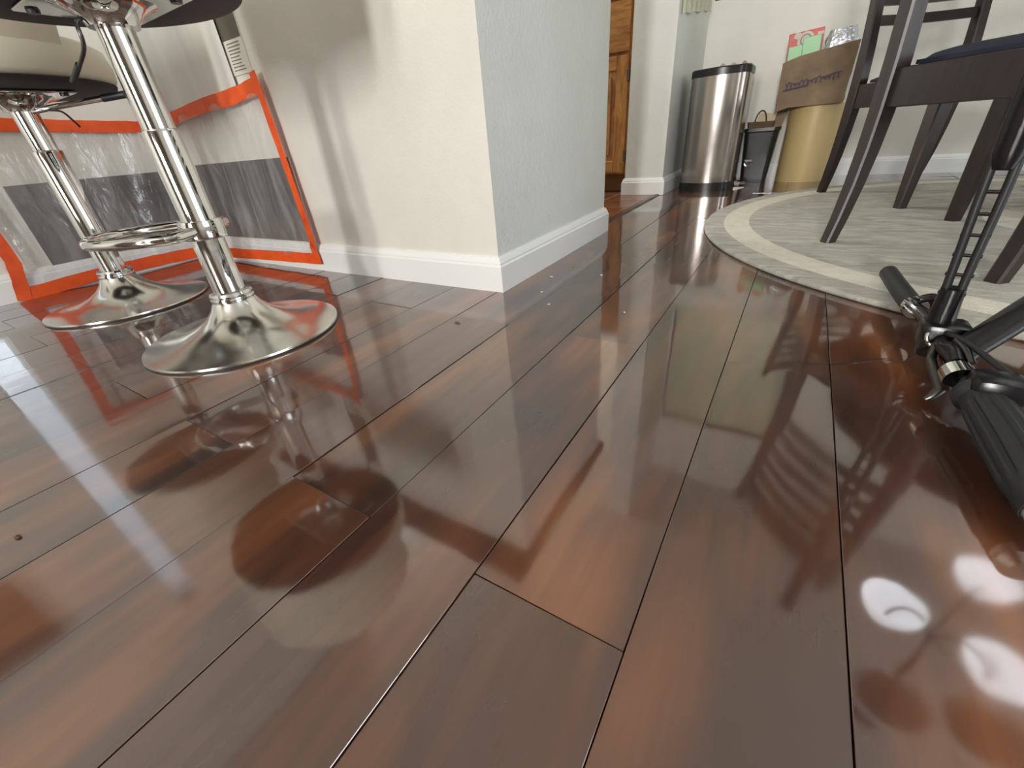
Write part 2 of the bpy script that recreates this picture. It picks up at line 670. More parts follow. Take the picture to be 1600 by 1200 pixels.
# the same boards further off, where no single one can be picked out
bm = B()
cov_x1 = -0.035 + PW * (c1 + 1)
n = 0
for c in range(c1 + 1, 25):
    x = -0.035 + PW * (c + 0.5)
    for k in range(-5, 3):
        yy = (0.66 if c % 2 == 0 else 0.166) + PL / 2 + k * PL
        box(bm, x - PW / 2 + GAP / 2, x + PW / 2 - GAP / 2, yy - PL / 2 + GAP / 2, yy + PL / 2 - GAP / 2, -0.008, 0)
for c in range(c0, c1 + 1):
    x = -0.035 + PW * (c + 0.5)
    k0 = -4
    yy0 = (0.66 if c % 2 == 0 else 0.166) + (-3 if c <= 9 else -1) * PL
    while yy0 < -2.2 - 0:
        yy0 += PL
    # step back from the first single board
    first = None
    for k in range(-3 if c <= 9 else -1, 3):
        a = (0.66 if c % 2 == 0 else 0.166) + k * PL
        if a + PL >= -2.2:
            first = a
            break
    yb = first
    while yb > YF:
        box(bm, x - PW / 2 + GAP / 2, x + PW / 2 - GAP / 2, yb - PL + GAP / 2, yb - GAP / 2, -0.008, 0)
        yb -= PL
far = done(bm, 'plank_rest', M_floor, floor)
far['kind'] = 'stuff'

# --- kitchen tiles
bm = B()
box(bm, XK, -0.632, YG + 0.0, YB, -0.0082, 0.0005)
kfloor = structure('floor_kitchen', bm, M_grout)
TS = 0.213
bm = B()
box(bm, -TS / 2 + 0.004, TS / 2 - 0.004, -TS / 2 + 0.004, TS / 2 - 0.004, -0.003, 0.002, 0.001)
me_t = bpy.data.meshes.new('tile')
bmesh.ops.recalc_face_normals(bm, faces=bm.faces[:])
bm.to_mesh(me_t); bm.free()
me_t.materials.append(M_tile)
for i in range(6):
    for j in range(5):
        o = bpy.data.objects.new('tile', me_t)
        col.objects.link(o)
        o.parent = kfloor
        o.location = (-0.636 - TS * (i + 0.5), 1.63 + TS * (j + 0.5) - 0.0, 0.0005)
bm = B()
box(bm, -0.634, -0.612, YG, YP, -0.006, 0.005, 0.002)
structure('trim_1', bm, Mat('dark_threshold_strip', srgb(58, 32, 20), 0.3).m)

# --- walls
bm = B(); box(bm, XL - .12, XG, YW, YW + 0.16, 0, 1.02)
structure('wall_front', bm, M_white)
bm = B(); box(bm, XG - 0.13, XG, YW + 0.16, YG, 0, 1.02)
wg = structure('wall_side', bm, M_grey)
# thin skin: cooler light on the bar wall's end, put into its colour too
bm = B(); box(bm, XG, XG + 0.0015, YW, YG, 0, 1.02)
structure('wall_side_face', bm, M_grey)
bm = B(); box(bm, XL, XG + 0.03, YW - 0.10, YG + 0.04, 1.022, 1.062, 0.006, 2)
tag(done(bm, 'bar_counter', M_granite), 'dark polished bar counter on top of the white bar wall', 'counter')
bm = B(); box(bm, XK - .12, XL - .12, YW - .12, YW, 0, ZC); structure('wall_kitchen_front', bm, M_white)
bm = B(); box(bm, -0.807, XP, YP, YB, 0, ZC); structure('wall_stub', bm, M_grey)


def wall_y(name, y0, y1, x0, x1, opens, mat):
    """wall in an XZ plane with rectangular openings (x0,x1,z0,z1)"""
    bm = B()
    xs = sorted(opens)
    cur = x0
    for (a, b, c, d) in xs:
        if a > cur: box(bm, cur, a, y0, y1, 0, ZC)
        if c > 0: box(bm, a, b, y0, y1, 0, c)
        if d < ZC: box(bm, a, b, y0, y1, d, ZC)
        cur = b
    if cur < x1: box(bm, cur, x1, y0, y1, 0, ZC)
    return structure(name, bm, mat)


def wall_x(name, x0, x1, y0, y1, opens, mat):
    bm = B()
    cur = y0
    for (a, b, c, d) in sorted(opens):
        if a > cur: box(bm, x0, x1, cur, a, 0, ZC)
        if c > 0: box(bm, x0, x1, a, b, 0, c)
        if d < ZC: box(bm, x0, x1, a, b, d, ZC)
        cur = b
    if cur < y1: box(bm, x0, x1, cur, y1, 0, ZC)
    return structure(name, bm, mat)


LEFT = [(0.085, 0.178, 0.10, 1.5)]
wall_x('wall_left', XL - .12, XL, YF, YW, LEFT, M_white)
KIT = [(1.6, 2.8, 1.0, 2.0)]  # unseen opening added to let the kitchen fill in
wall_x('wall_kitchen_left', XK - .12, XK, YW, YB, KIT, M_white)
OP_B = (-0.585, 0.25, 0.875, 1.9)
wall_y('wall_back', YB, YB + .12, XK - .12, XR + .12, [OP_B], M_white)
REAR = [(0.16, 0.58, 0.6, 1.9), (-0.63, -0.21, 0.6, 1.9)]
wall_y('wall_rear', YF - .12, YF, XL - .12, XR + .12, REAR, paint('taupe_wall_paint', srgb(128, 118, 106)))  # unseen wall toned down to put dark bands into the chrome reflections
SIDE = [(-0.9, 1.7, 0.4, 2.1)]
wall_x('wall_right', XR, XR + .12, YF, YB, SIDE, M_white)
bm = B(); box(bm, XK - .12, XR + .12, YF - .12, YB + .12, ZC, ZC + .08)
structure('ceiling', bm, M_ceil)


def window(name, axis, pos, a0, a1, z0, z1, mat_frame, fw=0.04, bars=(), sgn=1):
    root = empty(name, (0, 0, 0))
    root['kind'] = 'structure'

    def pc(nm, p0, p1, q0, q1, d0, d1, mat):
        b = B()
        if axis == 'y':
            box(b, p0, p1, pos + d0 * sgn, pos + d1 * sgn, q0, q1)
        else:
            box(b, pos + d0 * sgn, pos + d1 * sgn, p0, p1, q0, q1)
        return done(b, nm, mat, root)
    pc('frame_rail', a0, a1, z0, z0 + fw, 0.01, 0.07, mat_frame)
    pc('frame_rail', a0, a1, z1 - fw, z1, 0.01, 0.07, mat_frame)
    pc('frame_stile', a0, a0 + fw, z0 + fw, z1 - fw, 0.01, 0.07, mat_frame)
    pc('frame_stile', a1 - fw, a1, z0 + fw, z1 - fw, 0.01, 0.07, mat_frame)
    pc('pane', a0 + fw, a1 - fw, z0 + fw, z1 - fw, 0.038, 0.042, M_glass)
    for b_ in bars:
        pc('muntin', b_ - 0.012, b_ + 0.012, z0 + fw, z1 - fw, 0.03, 0.05, mat_frame)
    return root


window('window_1', 'y', YF, *REAR[0], M_trim, sgn=-1)
window('window_2', 'y', YF, *REAR[1], M_trim, sgn=-1)
window('window_3', 'x', XR, *SIDE[0], M_trim, bars=(-0.03, 0.84), sgn=1)
window('streak_window', 'x', XL, *LEFT[0], M_trim, fw=0.008, sgn=-1)  # unseen slot window, added for the bright streak mirrored in the floor
window('kitchen_fill_window', 'x', XK, *KIT[0], M_trim, sgn=-1)  # unseen window, added to go with the kitchen fill
M_darkframe = Mat('thin_black_frame', srgb(38, 38, 36), 0.4).m
w4 = window('window_4', 'y', YB, *OP_B, M_darkframe, fw=0.008, sgn=1)
b = B(); box(b, OP_B[0] + .01, OP_B[1] - .01, YB + 0.05, YB + 0.054, OP_B[2] + .012, OP_B[3] - .01)
done(b, 'roller_shade', M_shade, w4)

# curtain edge on the stub wall beside that window
bm = B()


def cur(u, v):
    y = 2.52 + u * (3.13 - 2.52)
    hem = 0.745 + 0.09 * u + 0.006 * math.sin(u * 19)
    z = hem + v * (1.95 - hem)
    return (XP + 0.008 + 0.008 * math.sin(u * 38) * (0.4 + 0.6 * (1 - v)), y, z)


grid(bm, 40, 8, cur)
bmesh.ops.solidify(bm, geom=bm.faces[:], thickness=0.002)
tag(done(bm, 'curtain', M_curtain, None, True), 'pale yellow curtain hem hanging in the corner above the steel can', 'curtain')

# --- baseboards (moulded profile)
BBP = [(0.0, 0.0), (0.014, 0.0), (0.014, 0.062), (0.011, 0.066), (0.011, 0.070), (0.007, 0.078), (0.004, 0.083), (0.0, 0.083)]


def baseboard(name, p0, p1, nrm, ext0=0.0, ext1=0.0):
    """p0->p1 along the wall foot; nrm points into the room; ext widens the ends for mitres"""
    p0, p1, n = Vector(p0), Vector(p1), Vector(nrm)
    t = (p1 - p0).normalized()
    bm = B()
    A = [p0 + n * d - t * d * ext0 + Vector((0, 0, z)) for d, z in BBP]
    C = [p1 + n * d + t * d * ext1 + Vector((0, 0, z)) for d, z in BBP]
    loft(bm, [A, C])
    return structure(name, bm, M_trim)


XGF = XG + 0.0015
baseboard('baseboard_front', (XL, YW, 0), (XGF, YW, 0), (0, -1, 0), -1, 1)
baseboard('baseboard_side', (XGF, YW, 0), (XGF, YG, 0), (1, 0, 0), 1, 1)
baseboard('baseboard_side_end', (XGF, YG, 0), (XG - .13, YG, 0), (0, 1, 0), 1, 0)
baseboard('baseboard_left', (XL, YF, 0), (XL, YW, 0), (1, 0, 0), 0, -1)
baseboard('baseboard_stub_front', (-0.807, YP, 0), (XP, YP, 0), (0, -1, 0), 1, 1)
baseboard('baseboard_stub_side', (XP, YP, 0), (XP, YB, 0), (1, 0, 0), 1, -1)
baseboard('baseboard_back', (XP, YB, 0), (XR, YB, 0), (0, -1, 0), -1, -1)
baseboard('baseboard_right', (XR, YF, 0), (XR, YB, 0), (-1, 0, 0), 0, -1)

# unseen dark panel, added for the dark patch mirrored in the floor
pf = empty('dark_reflection_panel', (XL + 0.012, -0.40, 1.01), 0, 'unseen dark framed panel added on the left wall beside the narrow window', 'picture')
for (a0, a1, c0_, c1_) in ((-.19, .19, -.16, -.135), (-.19, .19, .135, .16), (-.19, -.165, -.135, .135), (.165, .19, -.135, .135)):
    b = B(); box(b, -0.012, 0.012, a0, a1, c0_, c1_, 0.002); done(b, 'frame', M_espresso, pf)
b = B(); box(b, -0.012, 0.0, -.165, .165, -.135, .135); done(b, 'inner_panel', Mat('dark_panel', srgb(60, 44, 40), 0.7).m, pf)

# ------------------------------------------------------------------ kitchen base cabinet
cab = empty('oak_cabinet', (-1.15, 2.56, 0), 0, 'honey oak kitchen base cabinet with drawer above a panelled door', 'cabinet')
CX0, CX1, CY = -0.36, 0.338, 0.0   # local
b = B(); box(b, CX0, CX1, 0.018, 0.55, 0.10, 0.858); done(b, 'carcass', M_oak, cab)
b = B(); box(b, CX0, CX1, 0.075, 0.5, 0.0045, 0.10); done(b, 'toe_kick', M_oakdark, cab)
b = B()
box(b, CX1 - 0.035, CX1, 0.0, 0.018, 0.10, 0.858)
box(b, CX0, CX0 + 0.035, 0.0, 0.018, 0.10, 0.858)
box(b, CX0 + .035, CX1 - .035, 0.0, 0.018, 0.10, 0.115)
box(b, CX0 + .035, CX1 - .035, 0.0, 0.018, 0.63, 0.655)
box(b, CX0 + .035, CX1 - .035, 0.0, 0.018, 0.845, 0.858)
done(b, 'face_frame', M_oak, cab)
b = B(); box(b, CX0 + .02, CX1 - .028, -0.018, -0.0005, 0.648, 0.848, 0.006, 2)
dr = done(b, 'drawer', M_oak_h, cab)
b = B(); lathe(b, [(0, 0.028), (0.014, 0.026), (0.016, 0.018), (0.007, 0.010), (0.006, 0.0), (0, 0)], 16, M=Matrix.Translation((-0.01, -0.018, 0.75)) @ Matrix.Rotation(math.pi / 2, 4, 'X'))
done(b, 'knob', M_dkmetal, dr, True)
d0, d1 = CX0 + .02, CX1 - .028
door = empty('door'); door.parent = cab
for xa in (d0, d1 - .06):
    b = B(); box(b, xa, xa + .06, -0.02, -0.0005, 0.108, 0.636, 0.003); done(b, 'door_stile', M_oak, door)
for za in (0.108, 0.576):
    b = B(); box(b, d0 + .06, d1 - .06, -0.02, -0.0005, za, za + .06, 0.003); done(b, 'door_rail', M_oak_h, door)
b = B(); box(b, d0 + .058, d1 - .058, -0.010, -0.001, 0.166, 0.578); box(b, d0 + .085, d1 - .085, -0.016, -0.0095, 0.193, 0.551, 0.005)
done(b, 'door_panel', M_oak, door)
for z in (0.19, 0.55):
    b = B(); box(b, d1 - 0.004, d1 + 0.008, -0.024, 0.0, z - 0.025, z + 0.025, 0.002)
    done(b, 'hinge', M_dkmetal, door)
b = B(); box(b, -1.52, -0.809, 2.53, 3.15, 0.860, 0.898, 0.004)
tag(done(b, 'kitchen_worktop', M_lightcounter), 'pale worktop lying on the oak kitchen cabinet', 'worktop')

# ------------------------------------------------------------------ grey boards, plastic film and tape on the bar wall
YS = YW - 0.016      # film plane in front of the baseboard
b = B(); box(b, XL + .006, -1.285, YW - 0.005, YW - 0.0005, 0.088, 0.330)
g1 = tag(done(b, 'wall_patch', M_board), 'bare grey board under clear film on the wall right of the corner', 'wall patch')
b = B(); box(b, XL + 0.0005, XL + 0.005, 0.375, YW - .006, 0.075, 0.320)
g2 = tag(done(b, 'wall_patch', M_board), 'bare grey board under clear film behind the far bar stool', 'wall patch')
# torn white edges round the boards
b = B()
rr = random.Random(3)


def torn(b, pts, nrm, w):
    P = catmull(pts, 8)
    ribbon(b, P, nrm, [w * (0.5 + rr.random()) for _ in P], 0.002)


torn(b, [(-1.281, YW - .001, 0.085), (-1.282, YW - .001, 0.2), (-1.283, YW - .001, 0.33)], (0, -1, 0), 0.010)
done(b, 'torn_edge', M_torn, g1)
b = B()
torn(b, [(XL + .001, 0.375, 0.075), (XL + .001, 0.377, 0.2), (XL + .001, 0.374, 0.32)], (1, 0, 0), 0.006)
done(b, 'torn_edge', M_torn, g2)

sheet = empty('masking_film', (-1.6, YW - .02, 0), 0, 'clear plastic film held by orange tape over the bar wall corner', 'plastic film')


def wr(x, z, s):
    return (0.0035 * math.sin(31 * x + 9 * z + s) + 0.003 * math.sin(57 * x - 14 * z + 2 * s) + 0.004 * noise.noise((x * 9, z * 4, s)))


def par(o, root):
    o.parent = root
    o.matrix_parent_inverse = Matrix.Translation(-Vector(root.location))
    return o


b = B()


def ff(u, v):
    x = XL + 0.02 + u * (-1.268 - XL - 0.02)
    ztop = 0.472 + 0.03 * u + 0.006 * math.sin(u * 3)
    z = 0.03 + v * (ztop - 0.03)
    e = min(1, 8 * u, 8 * (1 - u), 8 * v, 8 * (1 - v))
    return (x, YS - 0.004 - max(0, 0.006 + wr(x, z, 1.0)) * e, z)


grid(b, 90, 50, ff)
par(done(b, 'film', M_film, None, True), sheet)
b = B()


def fl(u, v):
    y = 0.29 + u * (YS - 0.01 - 0.29)
    z = 0.02 + v * (0.468 - 0.02)
    e = min(1, 8 * u, 8 * (1 - u), 8 * v, 8 * (1 - v))
    return (XL + 0.018 + max(0, 0.004 + wr(y, z, 4.0)) * e, y, z)


grid(b, 70, 50, fl)
par(done(b, 'film', M_film, None, True), sheet)
YT = YS - 0.006


def tape(pts, nrm, w):
    b = B()
    P = catmull(pts, 6)
    ws = [w * (0.94 + 0.14 * rr.random()) for _ in P]
    ribbon(b, P, nrm, ws, 0.0008)
    par(done(b, 'tape', M_tape), sheet)


tape([(XL + 0.03, YT, 0.455), (-1.86, YT, 0.466), (-1.62, YT, 0.484), (-1.45, YT, 0.489), (-1.285, YT, 0.502)], (0, -1, 0), 0.036)
tape([(-1.293, YT - .001, 0.532), (-1.283, YT - .001, 0.45), (-1.270, YT - .001, 0.25), (-1.262, YT - .001, 0.10), (-1.268, YT - .001, 0.075), (-1.262, YT - .001, 0.03)], (0, -1, 0), 0.028)
tape([(XL + 0.02, YT, 0.026), (-1.75, YT, 0.030), (-1.5, YT, 0.036), (-1.25, YT, 0.040)], (0, -1, 0), 0.034)
XT = XL + 0.021
tape([(XT, 0.26, 0.482), (XT, 0.45, 0.477), (XT, 0.65, 0.467), (XT, YT - .005, 0.462)], (1, 0, 0), 0.034)
tape([(XT, 0.262, 0.014), (XT, 0.45, 0.026), (XT, 0.65, 0.028), (XT, YT - .005, 0.024)], (1, 0, 0), 0.040)
tape([(XT + .001, 0.262, 0.0), (XT + .001, 0.285, 0.09), (XT + .001, 0.29, 0.16), (XT + .001, 0.27, 0.5)], (1, 0, 0), 0.034)

# milky sheet hanging above the tape, and a printed notice on it
b = B()


def mk(u, v):
    x = -1.98 + u * (-1.41 + 1.98)
    z = 0.492 + v * 0.44
    return (x, YW - 0.006 - 0.008 * (0.5 + 0.5 * math.sin(x * 40 + 3 * z)) * (0.3 + v), z)


grid(b, 60, 16, mk)
tag(done(b, 'hanging_sheet', M_milky, None, True), 'milky white plastic sheet hanging on the bar wall above the orange tape', 'plastic sheet')
nt_ = empty('notice_strip', (-1.37, YW - 0.003, 0.6), 0, 'narrow paper notice with grey print on the bar wall above the orange tape', 'notice')
b = B(); box(b, -0.046, 0.046, 0.0, 0.002, -0.064, 0.28); done(b, 'paper', M_noticew, nt_)
b = B(); box(b, -0.046, 0.046, -0.001, -0.0002, 0.012, 0.28); done(b, 'printed_panel', M_notice, nt_)
for i in range(9):
    z = 0.004 - i * 0.0072
    b = B()
    w = 0.030 - 0.010 * rr.random() * (i > 1)
    box(b, -0.030, -0.030 + 2 * w, -0.0009, -0.0002, z - 0.0011, z + 0.0011)
    done(b, 'print_line', M_ink, nt_)

# ------------------------------------------------------------------ bar stools

def bar_stool(x, y, zs, rz, ring_rot, lever, label, second=None, lr=0.003, lm=None):
    """zs: height of the post top under the seat bracket"""
    st = empty('bar_stool', (x, y, 0), rz, label, 'bar stool', 'chrome bar stools at the bar wall')
    b = B()
    lathe(b, [(0, 0.0), (0.1915, 0.0), (0.1925, 0.004), (0.1915, 0.0075), (0.182, 0.0095), (0.150, 0.0145), (0.115, 0.022), (0.086, 0.033), (0.064, 0.047), (0.049, 0.063), (0.041, 0.078), (0.0395, 0.082)], 96)
    base = done(b, 'base', M_chromebase, st, 60)
    b = B(); lathe(b, [(0.1925, 0.0), (0.1932, 0.0), (0.1932, 0.003), (0.1915, 0.0045), (0.19, 0.003)], 96)
    done(b, 'rubber_rim', M_rubber, base, True)
    b = B(); lathe(b, [(0.030, 0.079), (0.0405, 0.079), (0.042, 0.083), (0.0405, 0.088), (0.0395, 0.0885), (0.041, 0.093), (0.0385, 0.098), (0.03, 0.099)], 48)
    done(b, 'collar', M_chrome, st, True)
    b = B(); lathe(b, [(0.0295, 0.09), (0.0295, 0.385), (0.0285, 0.388), (0.025, 0.389)], 48)
    done(b, 'outer_post', M_chrome, st, True)
    b = B(); lathe(b, [(0.0252, 0.386), (0.0252, zs), (0.0, zs)], 40)
    done(b, 'gas_lift_post', M_chrome, st, True)
    # foot ring: D-shaped loop held by a collar (the far stool shows none)
    if ring_rot is not None:
      fr = empty('footrest', (0, 0, 0.222)); fr.parent = st; fr.rotation_euler = (0, 0, ring_rot)
      b = B()
      hw, dp = 0.108, 0.195
      P = [(-hw + 0.02, 0.0, 0), (hw - 0.02, 0.0, 0), (hw - .004, -0.012, 0), (hw, -0.03, 0)]
      for k in range(15):
          a = math.pi * k / 14
          P.append((hw * math.cos(a), -0.06 - (dp - 0.06) * math.sin(a) ** 0.85, 0))
      P += [(-hw, -0.03, 0), (-hw + .004, -0.012, 0)]
      P = [(p[0], p[1] + 0.0, p[2]) for p in P]
      tube(b, P, 0.0095, 14, closed=True)
      done(b, 'ring', M_chrome, fr, True)
      b = B(); lathe(b, [(0.0297, -0.017), (0.037, -0.017), (0.0385, -0.012), (0.0385, 0.012), (0.037, 0.017), (0.0297, 0.017)], 40)
      done(b, 'clamp', M_chrome, fr, True)
    # bracket: flared cup with a plate under the seat
    b = B(); lathe(b, [(0.0, zs - 0.006), (0.034, zs - 0.006), (0.036, zs), (0.045, zs + 0.010), (0.060, zs + 0.019), (0.074, zs + 0.024), (0.0, zs + 0.024)], 40)
    br = done(b, 'seat_bracket', M_chrome, st, 60)
    b = B(); box(b, -0.105, 0.105, -0.085, 0.085, zs + 0.022, zs + 0.0275, 0.002)
    done(b, 'plate', M_chrome, br, True)
    for sx in (-1, 1):
        for sy in (-1, 1):
            b = B(); lathe(b, [(0, zs + 0.018), (0.008, zs + 0.018), (0.009, zs + 0.0222), (0, zs + 0.0222)], 12, (sx * 0.085, sy * 0.065, 0))
            done(b, 'bolt', M_blackpaint, br)
    # lever
    lv = [(Vector((0, 0, zs)) + Vector(p)) for p in lever]
    b = B(); tube(b, catmull(lv, 6), lr, 10); done(b, 'lever', lm or M_dkmetal, st, True)
    d = (lv[-1] - lv[-2]).normalized()
    b = B(); tube(b, [lv[-1] - d * 0.05, lv[-1] + d * 0.004], lr + 0.0014, 10); done(b, 'lever_grip', M_rubber, st, True)
    if second:
        lv = [(Vector((0, 0, zs)) + Vector(p)) for p in second]
        b = B(); tube(b, catmull(lv, 6), 0.0022, 8); done(b, 'release_cable', M_dkmetal, st, True)
    # seat: black pan below, cream upholstered bucket above
    z0 = zs + 0.028
    so = -0.03
    b = B(); lathe(b, [(0, z0), (0.12, z0), (0.205, z0 + 0.002), (0.222, z0 + 0.006), (0.224, z0 + 0.011), (0.0, z0 + 0.012)], 72, (0, so, 0))
    done(b, 'seat_pan', M_black, st, 50)
    b = B(); lathe(b, [(0, z0 + 0.0115), (0.221, z0 + 0.0115), (0.228, z0 + 0.022), (0.231, z0 + 0.045), (0.225, z0 + 0.075), (0.205, z0 + 0.088), (0.12, z0 + 0.080), (0, z0 + 0.077)], 72, (0, so, 0))
    done(b, 'seat_cushion', M_cream, st, 60)
    b = B()
    S = []
    for k in range(25):
        a = math.radians(-205 + 230 * k / 24)
        e = math.sin(math.pi * k / 24) ** 0.5
        cx, sy_ = math.cos(a), math.sin(a)
        h = 0.075 + 0.10 * e
        S.append([(cx * rr_, sy_ * rr_ + so, z0 + zz) for rr_, zz in ((0.190, 0.075), (0.226, 0.065), (0.241, 0.07 + h * 0.6), (0.238, 0.07 + h), (0.218, 0.074 + h), (0.200, 0.07 + h * 0.9))])
    loft(b, S)
    done(b, 'backrest', M_cream, st, 50)
    return st


bar_stool(-0.9735, 0.4087, 0.532, 0.0, math.radians(-52), [(-0.012, -0.02, 0.004), (-0.012, -0.042, 0.0), (-0.022, -0.046, -0.032), (-0.113, -0.049, -0.062)],
          'near chrome bar stool with round base, post and foot ring')
bar_stool(-1.5824, 0.4007, 0.474, 0.0, None, [(0.02, 0.01, -0.006), (0.05, 0.04, -0.001), (0.115, 0.093, 0.006), (0.18, 0.146, 0.013)],
          'far chrome bar stool with cream seat nearest the left wall', second=[(0.05, 0.03, -0.006), (0.08, 0.045, -0.012), (0.105, 0.05, -0.032), (0.118, 0.052, -0.045)], lr=0.0062, lm=M_chrome)

# ------------------------------------------------------------------ rug
b = B()
RC = (0.756, 1.81)
lathe(b, [(0, 0), (1.008, 0), (1.011, 0.004), (1.009, 0.010), (1.003, 0.012), (0, 0.012)], 128)
rug = done(b, 'round_rug', M_rug, None, 60)
rug.location = (RC[0], RC[1], 0.0006)
tag(rug, 'round grey rug with a cream ring under the dining chairs', 'rug')
RZ = 0.0126

# ------------------------------------------------------------------ dining chairs

def dining_chair(x, y, rz, label):
    """local +x = the way the chair faces, origin between the back feet"""
    ch = empty('dining_chair', (x, y, RZ), rz, label, 'chair', 'dark ladder back dining chairs on the rug')
    SP = 0.040           # how far the back feet kick out behind the seat line
    for s in (1, -1):
        yb = s * 0.196
        b = B()
        S = []
        for z, dx, hx, hy in [(0, -SP, .0150, .0140), (0.06, -SP + 0.014, .0165, .015), (0.14, -SP + 0.028, .0185, .0165), (0.22, -SP + .037, .0205, .0175),
                              (0.30, -SP + .042, .0225, .018), (0.40, -SP + .042, .0225, .018), (0.50, -SP + .036, .0205, .0175), (0.62, -SP + .020, .018, .0165),
                              (0.78, -SP - .012, .0155, .015), (0.95, -SP - .055, .013, .0135)]:
            S.append(rect_sec((SP + dx, yb, z), hx, hy, 0.004))
        loft(b, S)
        done(b, 'back_post', M_espresso, ch, 35)
        b = B()
        S = [rect_sec((0.462, s * 0.236, 0), .0150, .0150), rect_sec((0.458, s * 0.228, 0.19), .0205, .0205),
             rect_sec((0.452, s * 0.216, 0.385), .0255, .0255)]
        loft(b, S)
        done(b, 'front_leg', M_espresso, ch, 35)
        # side apron
        b = B()
        A = []
        for xx, yy in ((0.062, s * 0.196), (0.428, s * 0.216)):
            A.append([(xx, yy - .011, 0.306), (xx, yy + .011, 0.306), (xx, yy + .011, 0.383), (xx, yy - .011, 0.383)])
        loft(b, A)
        done(b, 'side_apron', M_espresso, ch)
    b = B(); box(b, 0.432, 0.456, -0.192, 0.192, 0.306, 0.383, 0.002); done(b, 'front_apron', M_espresso, ch)
    b = B(); box(b, 0.030, 0.052, -0.180, 0.180, 0.306, 0.383, 0.002); done(b, 'back_apron', M_espresso, ch)
    # seat pad
    b = B()
    def seat(u, v, top):
        xx = 0.066 + u * 0.422
        w = 0.172 + (0.262 - 0.172) * u
        yy = (v * 2 - 1) * w
        e = (1 - abs(2 * u - 1) ** 6) * (1 - abs(2 * v - 1) ** 6)
        z = 0.386 + (0.020 * e ** 0.6 + 0.008 if top else 0.0)
        return (xx, yy, z)
    vs1 = grid(b, 18, 18, lambda u, v: seat(u, v, True))
    vs0 = grid(b, 18, 18, lambda u, v: seat(u, v, False))
    def rim(vs):
        return [vs[i][0] for i in range(19)] + [vs[18][j] for j in range(1, 19)] + [vs[i][18] for i in range(17, -1, -1)] + [vs[0][j] for j in range(17, 0, -1)]
    r1, r0 = rim(vs1), rim(vs0)
    for k in range(len(r1)):
        b.faces.new((r0[k], r0[(k + 1) % len(r0)], r1[(k + 1) % len(r1)], r1[k]))
    done(b, 'seat', M_navy, ch, 60)
    # ladder slats, bowed backwards
    for i in range(6):
        z = 0.560 + i * 0.058
        last = i == 5
        h = 0.030 if not last else 0.07
        b = B()
        def px(zz):
            pts = [(0.40, .042), (0.50, .036), (0.62, .020), (0.78, -.012), (0.95, -.055), (1.0, -.07)]
            for (a, p), (c, q) in zip(pts, pts[1:]):
                if a <= zz <= c:
                    return p + (q - p) * (zz - a) / (c - a)
            return pts[-1][1]
        S = []
        for k in range(13):
            yy = -0.181 + 0.362 * k / 12
            bow = -0.026 * (1 - (yy / 0.181) ** 2)
            x0, x1 = px(z) + bow, px(min(z + h, .98)) + bow
            S.append([(x0 - .007, yy, z), (x0 + .007, yy, z), (x1 + .007, yy, z + h), (x1 - .007, yy, z + h)])
        loft(b, S)
        done(b, 'slat' if not last else 'top_rail', M_espresso, ch, 30)
    return ch


dining_chair(0.2415, 1.3095, math.atan2(0.678, 0.735), 'near dark wood ladder back dining chair with navy seat, its side to the camera')
dining_chair(0.267, 2.526, math.atan2(-0.835, 0.55), 'far dark wood ladder back dining chair in front of the paper drum')

# ------------------------------------------------------------------ dining table (above and right of the view, mirrored in the floor)
tb = empty('dining_table', (0.86, 1.93, RZ), 0, 'round dark wood pedestal dining table standing on the rug', 'table')
b = B(); lathe(b, [(0, 0.665), (0.50, 0.665), (0.50, 0.70), (0.54, 0.705), (0.545, 0.715), (0.54, 0.73), (0, 0.73)], 72); done(b, 'table_top', M_espresso, tb, 40)
b = B(); lathe(b, [(0, 0.05), (0.07, 0.05), (0.085, 0.12), (0.06, 0.2), (0.05, 0.35), (0.07, 0.5), (0.10, 0.6), (0.16, 0.664), (0, 0.664)], 40); done(b, 'pedestal', M_espresso, tb, 40)
for k in range(4):
    a = math.radians(20 + 90 * k)
    b = B()
    u = Vector((math.cos(a), math.sin(a), 0)); w = Vector((-u.y, u.x, 0)) * 0.022
    S = []
    for t, zl, zh in ((0.03, 0.06, 0.16), (0.12, 0.035, 0.11), (0.2, 0.01, 0.06), (0.27, 0.0, 0.03)):
        p = u * t
        S.append([p - w + Vector((0, 0, zl)), p + w + Vector((0, 0, zl)), p + w + Vector((0, 0, zh)), p - w + Vector((0, 0, zh))])
    loft(b, S)
    done(b, 'foot', M_espresso, tb)

# chandelier over the table
cd = empty('chandelier', (0.95, 1.75, ZC), 0, 'chandelier of frosted lit shades hanging over the dining table', 'chandelier')
b = B(); lathe(b, [(0, 0), (0.06, 0), (0.055, -0.02), (0.02, -0.03), (0, -0.03)], 32); done(b, 'canopy', M_dkmetal, cd, True)
b = B(); tube(b, [(0, 0, -0.02), (0, 0, -0.80)], 0.008, 10); done(b, 'stem', M_dkmetal, cd, True)
for sx, sy, lit in ((0.80, 1.79, 1), (1.19, 2.15, 1), (1.12, 1.65, 1), (0.74, 1.33, 0), (1.01, 1.36, 0)):
    dx, dy = sx - 0.95, sy - 1.75
    b = B(); tube(b, bez((0, 0, -0.78), (dx * .4, dy * .4, -0.92), (dx * .9, dy * .9, -0.90), (dx, dy, -0.76), 12), 0.007, 8); arm = done(b, 'arm', M_dkmetal, cd, True)
    b = B(); lathe(b, [(0.0, -0.765), (0.04, -0.765), (0.08, -0.79), (0.108, -0.83), (0.122, -0.87), (0.118, -0.872), (0.10, -0.83), (0.07, -0.795), (0.0, -0.775)], 32, (dx, dy, 0))
    done(b, 'shade', M_lampglass if lit else M_lampoff, arm, True)

